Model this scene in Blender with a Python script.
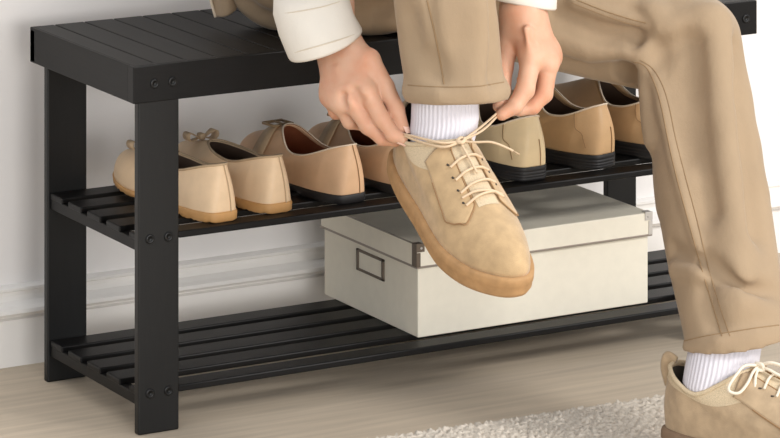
import bpy, bmesh, math, random
import numpy as np
from mathutils import Vector, Matrix
from mathutils.bvhtree import BVHTree
from mathutils import noise as mnoise
random.seed(4)
for o in list(bpy.data.objects): bpy.data.objects.remove(o)
S = bpy.context.scene
COL = S.collection

# ------------------------------------------------------------------ camera
FPX, HOR, YAW = 3773.4, -674.8, math.radians(29.64)
CAM = Vector((-2.0393, -4.2283, 1.3807))
FW = Vector((math.sin(YAW), math.cos(YAW), 0))
RT = Vector((math.cos(YAW), -math.sin(YAW), 0))
UP = Vector((0, 0, 1))
cd = bpy.data.cameras.new('camera'); cam = bpy.data.objects.new('camera', cd); COL.objects.link(cam)
cam.location = CAM; cam.rotation_euler = (math.pi/2, 0, -YAW)
cd.sensor_width = 36; cd.lens = FPX*36/780; cd.shift_y = (HOR-219)/780; cd.clip_end = 100
S.camera = cam

def W(px, py, d):
    """point of the place seen at a pixel, at distance d along the camera's axis"""
    return CAM + FW*d + RT*((px-390)*d/FPX) + UP*(-(py-HOR)*d/FPX)
def onz(px, py, z):
    return W(px, py, (CAM.z-z)*FPX/(py-HOR))
def ony(px, y, z):
    k = (px-390)/FPX; den = FW.y + RT.y*k; d = (y-CAM.y)/den
    p = CAM + FW*d + RT*(k*d); p.z = z; return p

# ------------------------------------------------------------------ light and exposure
wd = bpy.data.worlds.new('world'); S.world = wd; wd.use_nodes = True
bg = wd.node_tree.nodes['Background']; bg.inputs[0].default_value = (.93, .96, 1, 1); bg.inputs[1].default_value = 1.0
def area(name, loc, target, size, power, col=(1, 1, 1), size_y=None):
    l = bpy.data.lights.new(name, 'AREA'); l.energy = power; l.size = size; l.color = col
    if size_y: l.shape = 'RECTANGLE'; l.size_y = size_y
    o = bpy.data.objects.new(name, l); COL.objects.link(o); o.location = loc
    o.rotation_euler = (Vector(target)-Vector(loc)).to_track_quat('-Z', 'Y').to_euler(); return o
area('window_light', (2.5, -3.7, 2.9), (.5, .2, .2), 1.0, 125, (1, .97, .93), 1.0)
area('low_fill_light', (-.2, -4.5, .75), (.3, .35, .3), 2.4, 90, (1, .985, .96), 1.2)  # added low front fill to brighten the wall under the bench, no actual window
S.view_settings.view_transform = 'Standard'; S.view_settings.look = 'None'
S.view_settings.gamma = 1; S.view_settings.use_curve_mapping = False; S.view_settings.exposure = 0.0

# ------------------------------------------------------------------ materials
def lin(c):
    return tuple(((v/255)/12.92 if v/255 <= .04045 else ((v/255+.055)/1.055)**2.4) for v in c)
def mat(name, rgb, rough=.6, var=.0, scale=30, stretch=(1, 1, 1), bump=0, bscale=200, bstretch=(1, 1, 1), spec=.5, sheen=0, sss=0, metal=0, coord='Object', bdist=.001, var2=None, fold=0, fscale=30):
    m = bpy.data.materials.new(name); m.use_nodes = True; nt = m.node_tree; b = nt.nodes['Principled BSDF']
    c = lin(rgb); b.inputs['Roughness'].default_value = rough; b.inputs['Base Color'].default_value = (*c, 1)
    b.inputs['Specular IOR Level'].default_value = spec; b.inputs['Metallic'].default_value = metal
    if sheen: b.inputs['Sheen Weight'].default_value = sheen; b.inputs['Sheen Roughness'].default_value = .4
    if sss:
        b.inputs['Subsurface Weight'].default_value = sss; b.inputs['Subsurface Radius'].default_value = (.012, .005, .003); b.inputs['Subsurface Scale'].default_value = 1
    tc = nt.nodes.new('ShaderNodeTexCoord')
    def nz(sc, st, detail=5):
        mp = nt.nodes.new('ShaderNodeMapping'); mp.inputs['Scale'].default_value = st
        nt.links.new(tc.outputs[coord], mp.inputs[0])
        n = nt.nodes.new('ShaderNodeTexNoise'); n.inputs['Scale'].default_value = sc; n.inputs['Detail'].default_value = detail
        nt.links.new(mp.outputs[0], n.inputs['Vector']); return n
    if var:
        n = nz(scale, stretch); r = nt.nodes.new('ShaderNodeValToRGB')
        c2 = lin(var2) if var2 else tuple(v*(1-var) for v in c)
        r.color_ramp.elements[0].position = .3; r.color_ramp.elements[1].position = .7
        r.color_ramp.elements[0].color = (*c2, 1); r.color_ramp.elements[1].color = (*[min(1, v*(1+var*.5)) for v in c], 1)
        nt.links.new(n.outputs[0], r.inputs[0]); nt.links.new(r.outputs[0], b.inputs['Base Color'])
    if bump:
        n = nz(bscale, bstretch, 3); bp = nt.nodes.new('ShaderNodeBump'); bp.inputs['Strength'].default_value = bump; bp.inputs['Distance'].default_value = bdist
        nt.links.new(n.outputs[0], bp.inputs['Height']); nt.links.new(bp.outputs[0], b.inputs['Normal'])
        if fold:
            n2 = nz(fscale, (1, 1, .55), 4); b2 = nt.nodes.new('ShaderNodeBump'); b2.inputs['Strength'].default_value = fold; b2.inputs['Distance'].default_value = .006
            nt.links.new(n2.outputs[0], b2.inputs['Height']); nt.links.new(b2.outputs[0], bp.inputs['Normal'])
    return m
M = {}
M['wall'] = mat('wall_paint', (232, 228, 225), .9, .02, 3, bump=.05, bscale=300)
M['trim'] = mat('white_trim_paint', (234, 230, 225), .45, spec=.4)
M['floor'] = mat('pale_oak_floor', (196, 181, 161), .65, .13, 9, (.6, 9, 1), bump=.1, bscale=40, bstretch=(1, 12, 1), spec=.3)
M['rug'] = mat('cream_wool_pile', (214, 204, 190), .95, .12, 180)
M['black'] = mat('black_stained_wood', (15, 14, 14), .45, .28, 22, (1, 14, 14), bump=.15, bscale=60, bstretch=(1, 14, 14), spec=.22)
M['blackY'] = mat('black_stained_plank', (17, 16, 15), .5, .28, 22, (14, 1, 14), bump=.15, bscale=60, bstretch=(14, 1, 14), spec=.22)
M['blackZ'] = mat('black_stained_leg_wood', (15, 15, 15), .45, .22, 22, (14, 14, 1), bump=.12, bscale=60, bstretch=(14, 14, 1), spec=.35)
M['screw'] = mat('black_metal', (34, 34, 34), .35, metal=.6)
M['socket'] = mat('dark_recess', (8, 8, 8), .8)
M['box'] = mat('cream_paper_board', (230, 223, 206), .75, .03, 60, bump=.08, bscale=600)
M['edge'] = mat('grey_metal_edging', (150, 140, 130), .38, metal=.55)
M['steel'] = mat('pale_steel', (196, 190, 183), .45, metal=.25)
M['bronze'] = mat('aged_bronze', (104, 92, 80), .42, metal=.4)
M['flat'] = mat('pale_peach_leather', (228, 198, 162), .5, .07, 45, bump=.12, bscale=300, spec=.35)
M['bow'] = mat('taupe_leather_bow', (186, 160, 128), .55, .1, 60, bump=.15, bscale=300)
M['gum'] = mat('honey_gum_rubber', (196, 148, 92), .6, .15, 40, bump=.3, bscale=120)
M['loafer'] = mat('nude_tan_leather', (218, 178, 140), .45, .08, 40, bump=.1, bscale=260, spec=.4)
M['brown_lining'] = mat('chestnut_lining', (150, 90, 60), .6, .12, 40)
M['taupe_lining'] = mat('grey_taupe_lining', (104, 84, 70), .7, .1, 40)
M['cream_trim'] = mat('ivory_binding', (226, 208, 184), .5)
M['blacksole'] = mat('black_rubber_sole', (36, 34, 34), .55, .1, 60)
M['brogue'] = mat('camel_leather', (206, 168, 124), .45, .1, 30, bump=.14, bscale=240, spec=.4)
M['brogue_pale'] = mat('pale_sand_leather', (232, 207, 164), .45, .08, 30, bump=.12, bscale=240, spec=.4)
M['suede'] = mat('sand_suede', (192, 163, 125), .95, .16, 60, bump=.55, bscale=900, spec=.12, sheen=.35, bdist=.0008)
M['suede2'] = mat('taupe_sand_suede', (186, 162, 132), .95, .16, 60, bump=.55, bscale=900, spec=.12, sheen=.3, bdist=.0008)
M['sole_s'] = mat('tan_rubber_sole', (182, 142, 98), .7, .16, 70, bump=.2, bscale=300, spec=.3)
M['sole_s2'] = mat('taupe_rubber_sole', (140, 116, 94), .7, .12, 70, bump=.2, bscale=300, spec=.3)
M['knit'] = mat('beige_knit_collar', (212, 192, 160), .9, .22, 900, bump=.6, bscale=900)
M['shoe_in'] = mat('dark_shoe_lining', (66, 58, 50), .9)
M['lace'] = mat('sand_cotton_lace', (218, 192, 160), .85, .1, 400, bump=.4, bscale=1500)
M['lace2'] = mat('ivory_cotton_lace', (232, 220, 200), .85, .08, 400, bump=.4, bscale=1500)
M['stitch'] = mat('brown_thread', (150, 116, 80), .9)
M['sock'] = mat('white_ribbed_cotton', (218, 214, 220), .95, bump=.3, bscale=900, spec=.1)
M['chino'] = mat('khaki_cotton_twill', (163, 141, 115), .9, .07, 14, bump=.35, bscale=700, spec=.15, sheen=.15, bdist=.0006, fold=.55, fscale=22)
M['chino_dark'] = mat('khaki_seam_thread', (146, 120, 88), .9)
M['shirt'] = mat('ivory_cotton_shirt', (220, 213, 202), .9, .03, 20, bump=.25, bscale=800, spec=.15, fold=.4, fscale=26)
M['skin'] = mat('skin', (208, 168, 142), .5, .08, 26, bump=.35, bscale=240, spec=.35, sss=.25, var2=(204, 148, 118), bdist=.0006)
M['nail'] = mat('fingernail', (236, 196, 176), .3, spec=.5)
M['hair'] = mat('dark_brown_hair', (48, 34, 26), .6, .3, 60, (1, 1, .1))
M['brass'] = mat('dull_brass', (158, 132, 98), .4, metal=.4)
M['cuff_thread'] = mat('ecru_thread', (206, 194, 176), .9)
M['eye'] = mat('eye_white', (230, 226, 220), .3)

# ------------------------------------------------------------------ helpers
def link(o, parent=None):
    COL.objects.link(o)
    if parent: o.parent = parent
    return o
def tag(o, label=None, cat=None, group=None, kind=None):
    if label: o['label'] = label
    if cat: o['category'] = cat
    if group: o['group'] = group
    if kind: o['kind'] = kind
    return o
def empty(name, loc, rz=0):
    o = bpy.data.objects.new(name, None); o.empty_display_size = .05; o.location = loc; o.rotation_euler = (0, 0, rz); return link(o)
def meshobj(name, V, F, m, parent=None, smooth=False, world=False):
    me = bpy.data.meshes.new(name); me.from_pydata([tuple(v) for v in V], [], [tuple(f) for f in F])
    bm = bmesh.new(); bm.from_mesh(me); bmesh.ops.recalc_face_normals(bm, faces=bm.faces); bm.to_mesh(me); bm.free()
    for mm in (m if isinstance(m, (list, tuple)) else [m]): me.materials.append(mm)
    if smooth: me.polygons.foreach_set('use_smooth', [True]*len(me.polygons))
    o = bpy.data.objects.new(name, me); link(o, parent); return o
class MB:
    def __init__(s): s.V = []; s.F = []
    def add(s, V, F):
        n = len(s.V); s.V += [Vector(v) for v in V]; s.F += [tuple(i+n for i in f) for f in F]; return s
    def box(s, a, b, bev=.0015):
        bm = bmesh.new(); bmesh.ops.create_cube(bm, size=1)
        a = Vector(a); b = Vector(b); c = (a+b)/2; d = b-a
        for v in bm.verts: v.co = Vector((c.x+v.co.x*d.x, c.y+v.co.y*d.y, c.z+v.co.z*d.z))
        if bev: bmesh.ops.bevel(bm, geom=bm.edges[:], offset=bev, segments=2, affect='EDGES', profile=.5)
        bm.verts.index_update(); s.add([v.co.copy() for v in bm.verts], [[v.index for v in f.verts] for f in bm.faces]); bm.free(); return s
    def cyl(s, c, axis, r, h, n=20, taper=1):
        c = Vector(c); ax = Vector(axis).normalized(); q = ax.to_track_quat('Z', 'Y'); V = []
        for k, (rr, hh) in enumerate(((r, 0), (r*taper, h))):
            for i in range(n): a = 2*math.pi*i/n; V.append(c+q @ Vector((rr*math.cos(a), rr*math.sin(a), hh)))
        F = [(i, (i+1) % n, n+(i+1) % n, n+i) for i in range(n)]+[tuple(range(n))[::-1], tuple(range(n, 2*n))]
        return s.add(V, F)
    def tube(s, pts, r, n=8, flat=1, caps=True, up=None):
        pts = smooth_path(pts) if len(pts) > 2 else [Vector(p) for p in pts]
        rs = r if isinstance(r, (list, tuple)) else [r]*len(pts)
        if len(rs) != len(pts): rs = [rs[min(len(rs)-1, int(i*len(rs)/len(pts)))] for i in range(len(pts))]
        V = []; prev = None
        for i, p in enumerate(pts):
            t = (pts[min(i+1, len(pts)-1)]-pts[max(i-1, 0)]).normalized()
            if up is not None: x = t.cross(up).normalized()
            elif prev is None: x = t.orthogonal().normalized()
            else: x = (prev-t*prev.dot(t)).normalized()
            prev = x; y = t.cross(x)
            for k in range(n): a = 2*math.pi*k/n; V.append(p+x*rs[i]*math.cos(a)+y*rs[i]*flat*math.sin(a))
        m = len(pts); F = [(i*n+k, i*n+(k+1) % n, (i+1)*n+(k+1) % n, (i+1)*n+k) for i in range(m-1) for k in range(n)]
        if caps: F += [tuple(range(n))[::-1], tuple(range((m-1)*n, m*n))]
        return s.add(V, F)
    def build(s, name, m, parent=None, smooth=False): return meshobj(name, s.V, s.F, m, parent, smooth)
def smooth_path(P, sub=6):
    P = [Vector(p) for p in P]; out = []
    for i in range(len(P)-1):
        a = P[max(i-1, 0)]; b = P[i]; c = P[i+1]; d = P[min(i+2, len(P)-1)]
        for k in range(sub):
            t = k/sub; out.append(.5*((2*b)+(c-a)*t+(2*a-5*b+4*c-d)*t*t+(3*b-a-3*c+d)*t**3))
    out.append(P[-1]); return out
def interp(x, xs, ys): return float(np.interp(x, xs, ys))
def sinterp(x, xs, ys, w=.10):
    return sum(interp(min(max(x+w*k, xs[0]), xs[-1]), xs, ys)*c for k, c in ((-1, .15), (-.5, .2), (0, .3), (.5, .2), (1, .15)))
def sm(x, a, b):
    t = min(1, max(0, (x-a)/(b-a))); return t*t*(3-2*t)

# signed distance fields -> one smooth surface
class Field:
    """distance field on a grid laid along (RT, FW, UP); the grid may be finer inside some ranges"""
    def __init__(s, pts, pad, h, fine=None):
        P_ = np.array([s.tr(p) for p in pts]); lo = P_.min(0)-pad; hi = P_.max(0)+pad; s.ax = []
        for i in range(3):
            x = [lo[i]]
            while x[-1] < hi[i]:
                hh = h
                if fine:
                    for a, b, f in fine[i]:
                        if x[-1] > a-h and x[-1] < b: hh = f
                x.append(x[-1]+hh)
            s.ax.append(np.array(x, np.float32))
        s.n = np.array([len(a) for a in s.ax]); s.h = h
        s.U, s.V, s.Z = np.meshgrid(*s.ax, indexing='ij', sparse=True); s.D = np.full(tuple(s.n), 9., np.float32)
        s.X = s.U*RT.x+s.V*FW.x; s.Y = s.U*RT.y+s.V*FW.y
    def tr(s, p): p = Vector(p); return (p.x*RT.x+p.y*RT.y, p.x*FW.x+p.y*FW.y, p.z)
    def box(s, prims, m):
        P_ = np.array([s.tr(p) for a, ra, b, rb in prims for p in (a, b)]); r = max(max(q[1], q[3]) for q in prims)+m
        lo = P_.min(0)-r; hi = P_.max(0)+r
        return tuple(slice(max(0, int(np.searchsorted(s.ax[i], lo[i]))-1), int(np.searchsorted(s.ax[i], hi[i]))+1) for i in range(3))
    def cone(s, a, ra, b, rb, B=(slice(None),)*3):
        a = np.array(s.tr(a), np.float32); b = np.array(s.tr(b), np.float32); d = b-a; L_ = float(d@d)+1e-12
        px, py, pz = s.U[B[0]]-a[0], s.V[:, B[1]]-a[1], s.Z[:, :, B[2]]-a[2]
        t = np.clip((px*d[0]+py*d[1]+pz*d[2])/L_, 0, 1)
        return np.sqrt((px-t*d[0])**2+(py-t*d[1])**2+(pz-t*d[2])**2)-(ra+(rb-ra)*t)
    @staticmethod
    def smin(A, E, k):
        if k <= 0: return np.minimum(A, E)
        hh = np.maximum(k-np.abs(A-E), 0)/k; return np.minimum(A, E)-hh*hh*k*.25
    def group(s, prims, kin=0, k=.01):
        B = s.box(prims, k+.03); E = None
        for q in prims:
            c = s.cone(*q, B=B); E = c if E is None else s.smin(E, c, kin)
        s.D[B] = s.smin(s.D[B], E, k)
    def add(s, a, ra, b, rb, k=.01): s.group([(a, ra, b, rb)], 0, k)
    def cut(s, E, k=.004): s.D = -s.smin(-s.D, np.broadcast_to(E, s.D.shape), k).astype(np.float32)
    def groove(s, pts, r, k=.012):
        pr = [(a, r, b, r) for a, b in zip(pts[:-1], pts[1:])]; B = s.box(pr, k+.01); E = None
        for q in pr: c = s.cone(*q, B=B); E = c if E is None else np.minimum(E, c)
        s.D[B] = -s.smin(-s.D[B], E, k)
    def ridge(s, pts, r, k=.012): s.group([(a, r, b, r) for a, b in zip(pts[:-1], pts[1:])], 0, k)
    def plane(s, p, n): n = Vector(n).normalized(); return (s.X-p[0])*n[0]+(s.Y-p[1])*n[1]+(s.Z-p[2])*n[2]
    def mesh(s):
        D = s.D; sg = D < 0; n = s.n
        cnt = np.zeros(tuple(n-1), np.int8)
        for p in (0, 1):
            for q in (0, 1):
                for r in (0, 1): cnt += sg[p:n[0]-1+p, q:n[1]-1+q, r:n[2]-1+r]
        act = (cnt > 0) & (cnt < 8); c = np.argwhere(act); idx = np.full(act.shape, -1, np.int32); idx[act] = np.arange(len(c))
        acc = np.zeros((len(c), 3), np.float64); num = np.zeros(len(c))
        for ax in range(3):
            o1, o2 = [i for i in range(3) if i != ax]
            for p in (0, 1):
                for q in (0, 1):
                    A = c.copy(); A[:, o1] += p; A[:, o2] += q; Bq = A.copy(); Bq[:, ax] += 1
                    a = D[A[:, 0], A[:, 1], A[:, 2]]; b = D[Bq[:, 0], Bq[:, 1], Bq[:, 2]]; cr = (a < 0) != (b < 0)
                    t = np.where(cr, a/np.where(cr, a-b, 1), 0); num += cr; acc[:, ax] += t; acc[:, o1] += cr*p; acc[:, o2] += cr*q
        V = acc/num[:, None]+c
        V = np.stack([np.interp(V[:, i], np.arange(n[i]), s.ax[i]) for i in range(3)], 1)
        V = np.stack([V[:, 0]*RT.x+V[:, 1]*FW.x, V[:, 0]*RT.y+V[:, 1]*FW.y, V[:, 2]], 1)
        Fs = []
        for ax in range(3):
            o1, o2 = [(1, 2), (2, 0), (0, 1)][ax]
            A = sg[tuple(slice(0, n[i]-1) if i == ax else slice(1, n[i]-1) for i in range(3))]
            B = sg[tuple(slice(1, n[i]) if i == ax else slice(1, n[i]-1) for i in range(3))]
            e = np.argwhere(A != B); fl = ~A[A != B]
            for i in (o1, o2): e[:, i] += 1
            def g(d1, d2):
                w = e.copy(); w[:, o1] -= d1; w[:, o2] -= d2; return idx[w[:, 0], w[:, 1], w[:, 2]]
            q = np.stack([g(1, 1), g(0, 1), g(0, 0), g(1, 0)], 1); q[fl] = q[fl][:, ::-1]; Fs.append(q)
        return V, np.concatenate(Fs)
def npmesh(name, VF, m, parent=None):
    V = np.concatenate([v for v, f in VF]); off = 0; Fs = []
    for v, f in VF: Fs.append(f+off); off += len(v)
    F = np.concatenate(Fs); me = bpy.data.meshes.new(name)
    me.vertices.add(len(V)); me.vertices.foreach_set('co', V.astype(np.float32).ravel())
    me.loops.add(F.size); me.loops.foreach_set('vertex_index', F.astype(np.int32).ravel())
    me.polygons.add(len(F)); me.polygons.foreach_set('loop_start', np.arange(0, F.size, 4, dtype=np.int32))
    me.update(calc_edges=True); me.validate(); me.polygons.foreach_set('use_smooth', [True]*len(me.polygons)); me.materials.append(m)
    o = bpy.data.objects.new(name, me); link(o, parent); return o

# ------------------------------------------------------------------ the setting
WY = .386
mb = MB(); mb.box((-4, -5, -.03), (5, WY+.02, 0), 0); tag(mb.build('floor', M['floor']), 'pale greige wood floor with fine long grain', kind='structure')
mb = MB(); mb.box((-4, WY, 0), (5, WY+.1, 2.8), 0); tag(mb.build('wall_back', M['wall']), 'plain off-white painted wall behind the bench', kind='structure')
prof = [(0, 0), (.013, 0), (.013, .078), (.0095, .081), (.0095, .084), (.016, .086), (.019, .091), (.0185, .097), (.013, .101), (.0075, .107), (.006, .115), (.0065, .122), (.0095, .125), (.0095, .129), (.005, .132), (0, .132)]
V = []; 
for x in (-4, 5): V += [(x, WY-p*1.5, z) for p, z in prof]
n = len(prof); V = [(a, b, c*.79) for a, b, c in V]; F = [(i, i+1, n+i+1, n+i) for i in range(n-1)]
tag(meshobj('baseboard_back', V, F, M['trim']), 'white moulded baseboard along the wall', kind='structure')

# rug: deep looped pile, its back edge runs parallel to the bench
ra = onz(390, 438, .004); rb = onz(664, 397, .004)
rd = (rb-ra); rd.z = 0; rd.normalize(); rn = Vector((rd.y, -rd.x, 0))
if rn.y > 0: rn = -rn
V = []; F = []; nx, ny = 640, 230; st = .0022
o0 = ra-rd*.35
for j in range(ny):
    for i in range(nx):
        p = o0+rd*(i*st)+rn*(j*st)
        h = .0068+.0035*mnoise.noise(Vector((p.x*120, p.y*200, 0)))+.0055*mnoise.noise(Vector((p.x*260, p.y*330, 5)))
        e = min(1, j/2.5); p = p+rn*(.0018*mnoise.noise(Vector((p.x*60, 3, 0)))*(1 if j < 3 else 0))
        V.append((p.x, p.y, .001+max(0.001, h)*e))
F = [(j*nx+i, j*nx+i+1, (j+1)*nx+i+1, (j+1)*nx+i) for j in range(ny-1) for i in range(nx-1)]
rug = meshobj('rug', V, F, M['rug'], smooth=True)
tag(rug, 'cream woven wool rug with a coarse looped pile on the wood floor', 'rug')

# ------------------------------------------------------------------ bench
L, D, H, T = .943, .3117, .46, .0464
bench = tag(empty('shoe_bench', (0, 0, 0)), 'black slatted wooden shoe bench with two open shelves against the white wall', 'bench')
# seat planks run front to back
x = 0.; first = True; gap = .0018
while x < L-.004:
    w = .0345 if first else .0427; first = False; w = min(w, L-x)
    MB().box((max(x, .0028), .0034, H-.016), (x+w-gap, D-.003, H), .0010).build('seat_plank', M['blackY'], bench); x += w
MB().box((0, 0, H-T), (L, .016, H-.0004), .0012).build('front_apron', M['black'], bench)
MB().box((0, D-.016, H-T), (L, D, H-.0018), .0022).build('rear_apron', M['black'], bench)
MB().box((0, .0148, H-T), (.016, D, H-.0004), .0012).build('side_apron', M['blackY'], bench)
MB().box((L-.016, .016, H-T), (L, D-.016, H-.0165), .001).build('side_apron', M['blackY'], bench)
lw, lt = .0565, .0125
xr = ony(601, D-.02, .2).x; xr2 = xr+lw*.95
legs = [(.0085, .003), (.0085, .2744), (xr-.02, .003), (xr, .2744)]
for lx, ly in legs:
    MB().box((lx, ly, 0), (lx+lw*(1 if lx < .1 else .87), ly+lt, H-.0165), .002).build('leg', M['blackZ'], bench)
xe = ony(673, .285, .063).x
ZM, ZB = .2388, .0465
for zz, xe in ((ZM, L-.02), (ZB, xe)):
    sl = .0395; pitch = .0575
    for k in range(5):
        y0 = .0065+k*pitch; a = .0045 if 0 < k < 5 else .0045
        if k == 0: MB().box((lw+.0085, .0035, zz), (xe, .0055+.03, zz+.0088), .0018).build('shelf_slat', M['black'], bench); MB().box((.0115, .0165, zz+.0005), (lw+.0085, .0365, zz+.0085), .0015).build('shelf_slat', M['black'], bench)
        else:
            y1 = min(y0+sl, .2735 if k == 4 else 9)
            MB().box((.0115, y0-.006*0, zz+.0005), (xe, y1, zz+.0088), .0018).build('shelf_slat', M['black'], bench)
    for rx in (.0125, xe-.0165):
        MB().box((rx, .0160, zz-.0125), (rx+.015, .2735, zz+.0018), .0012).build('shelf_rail', M['blackY'], bench)
    MB().box((xe-.1, .27, zz-.010), (xe-.005, .284, zz+.008), .001).build('shelf_brace', M['black'], bench)
def screw(p):
    mb = MB(); p = Vector(p)
    prof = [(.0062, 0), (.0060, -.0012), (.0050, -.0018), (.0030, -.0018), (.0026, -.0002), (0, -.0002)]
    V = []; n = 20
    for r, y in prof:
        for i in range(n): a = 2*math.pi*i/n; V.append(p+Vector((r*math.cos(a), y, r*math.sin(a))))
    F = [(j*n+i, j*n+(i+1) % n, (j+1)*n+(i+1) % n, (j+1)*n+i) for j in range(len(prof)-1) for i in range(n)]
    mb.add(V, F).build('screw', M['screw'], bench, True)
for px, z in ((154.5, H-.0235), (172.5, H-.0235)): q = ony(px, 0, z); screw(q)
for zz in (ZM, ZB):
    for px in (150, 168.5): q = ony(px, .003, zz+.004); screw(q)
q = ony(746, 0, H-.024); screw(q)

# ------------------------------------------------------------------ storage box
zb = ZB+.0089
a = onz(418, 338, zb); bx0, by0 = a.x, a.y; bx1 = ony(648, by0, zb).x; by1 = by0+.256
bw = bx1-bx0; hb, hl = .104, .029
sbox = tag(empty('storage_box', (bx0, by0, zb)), 'cream lidded storage box with metal corners and label holder on the bottom shelf', 'box')
MB().box((0, 0, 0), (bw, by1-by0, hb-.002), .0015).build('body', M['box'], sbox)
e = .0035; lid = MB().box((-e, -e, hb-hl*.0-.012), (bw+e, by1-by0+e, hb+hl-.010), .0015).build('lid', M['box'], sbox)
zl0, zl1 = hb-.012, hb+hl-.010
mb = MB(); g = .0008
mb.box((-e-g, -e-g, zl0-.0008), (bw+e+g, -e+.001, zl0+.0022), .0004); mb.box((-e-g, -e, zl0-.0008), (-e+.001, by1-by0+e, zl0+.0022), .0004)
mb.box((-e-g, -e, zl1-.0012), (-e+.001, by1-by0+e, zl1+.0004), .0003)
mb.box((bw+e-.001, -e, zl0-.0008), (bw+e+g, by1-by0+e, zl0+.0022), .0004); mb.build('edging', M['edge'], lid)
for cx, sx in ((-e, 1), (bw+e, -1)):
    mb = MB(); g = .0012
    x0, x1 = sorted((cx-sx*g, cx+sx*.011)); y_ = -e-g
    mb.box((x0, y_, zl1-.010), (x1, -e+.0005, zl1+.0012), .0003)
    x0, x1 = sorted((cx-sx*g*.9, cx+sx*.005)); mb.box((x0, y_+.0002, zl0+.0012), (x1, -e+.0004, zl1-.011), .0003)
    x0, x1 = sorted((cx-sx*g*.8, cx+sx*.0004)); mb.box((x0, -e+.0008, zl0+.0012), (x1, -e+.012, zl1+.0008), .0003)
    x0, x1 = sorted((cx+sx*.0008, cx+sx*.009)); mb.box((x0, -e+.0008, zl1-.0004), (x1, -e+.011, zl1+.0009), .0003)
    mb.build('metal_corner', M['bronze'] if sx > 0 else M['steel'], lid)
    MB().cyl((cx+sx*.006, -e-g, zl1-.005), (0, -1, 0), .0018, .0010, 12, .6).build('rivet', M['steel'], lid)
# label holder on the left end
ly = (by1-by0)*.49; lz = .069
mb = MB(); hw, hh, tt = .037, .0145, .0035
mb.box((-.0025, ly-hw, lz+hh-tt), (0.0003, ly+hw, lz+hh), .0006); mb.box((-.0025, ly-hw, lz-hh), (0.0003, ly+hw, lz-hh+tt), .0006)
mb.box((-.0025, ly-hw, lz-hh), (.0003, ly-hw+tt*1.6, lz+hh), .0006); mb.box((-.0025, ly+hw-tt*1.6, lz-hh), (.0003, ly+hw, lz+hh), .0006)
lh = mb.build('label_holder', M['bronze'], sbox)
MB().box((-.0008, ly-hw+.003, lz-hh+.002), (.0002, ly+hw-.003, lz+hh-.002), .0002).build('label_card', M['box'], lh)

# ------------------------------------------------------------------ shoe maker
def shoe_surface(P):
    """P: length, widths, topline; returns grid function pt(u,v)"""
    Lh = P['L']
    def outline(u, off=0.):
        th = 2*math.pi*u; c, s_ = math.cos(th), math.sin(th)
        pw = .82-.42*max(0, c)**2; yy = Lh/2-(Lh/2)*math.copysign(abs(c)**P.get('roundy', .9), c)
        hw = sinterp(yy/Lh, P['ws'], P['wr'] if s_ > 0 else P['wl'], .06)
        x_ = math.copysign(abs(s_)**pw, s_)*hw
        o = Vector((x_, yy, 0))
        if off:
            d = Vector((x_/max(hw, .01), (yy-Lh/2)/(Lh/2)*abs(c)**.5, 0)); d.normalize() if d.length > 0 else None; o += d*off
        return o
    def top(u):
        th = 2*math.pi*u; c, s_ = math.cos(th), math.sin(th); y0, y1 = P['ty']
        yy = (y0+y1)/2-(y1-y0)/2*c; t = (yy-y0)/(y1-y0)
        hw = sinterp(t, P['ts'], P['tw'])
        return Vector((s_*hw if P.get('tround') else math.copysign(abs(s_)**.85, s_)*hw, yy, sinterp(t, P['ts'], P['tz'], .13)))
    def pt(u, v):
        a = outline(u); b = top(u); hd = math.hypot(a.x-b.x, a.y-b.y)
        m = sm(hd, .018, .06); eT = v**1.6; eS = v
        e = eT*m+eS*(1-m)
        w = P.get('boxw', .3); tb = P.get('toebox', .5)
        zt = tb*math.sqrt(max(0, 1-(1-min(e/w, 1))**2))+(1-tb)*e**P.get('vexp', 1.2)
        z = b.z*(zt*m+v*(1-m))
        p = a.lerp(b, e); z += P.get('spring', .0)*0
        p.z = z
        bl = P.get('bulge', .004)*math.sin(math.pi*min(1, v*1.05))*(1-m)
        d = Vector((a.x, a.y-P['L']*.45 if abs(c_(u)) > .7 else 0, 0)); 
        if d.length > 1e-6: d.normalize(); p += d*bl
        return p
    def c_(u): return math.cos(2*math.pi*u)
    return outline, top, pt
def grid(nu, nv, fn, closed=True):
    V = []; F = []
    for j in range(nv):
        for i in range(nu): V.append(fn(i/nu if closed else i/(nu-1), j/(nv-1)))
    for j in range(nv-1):
        for i in range(nu if closed else nu-1): F.append((j*nu+i, j*nu+(i+1) % nu, (j+1)*nu+(i+1) % nu, (j+1)*nu+i))
    return V, F
def bend(P):
    """toe spring and sole lift shared by every part of a shoe"""
    sp = P.get('spring', 0.); Lh = P['L']
    def f(p):
        q = Vector(p); t = max(0, (q.y/Lh-.62)/.38); q.z += sp*t*t; return q
    return f
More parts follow.
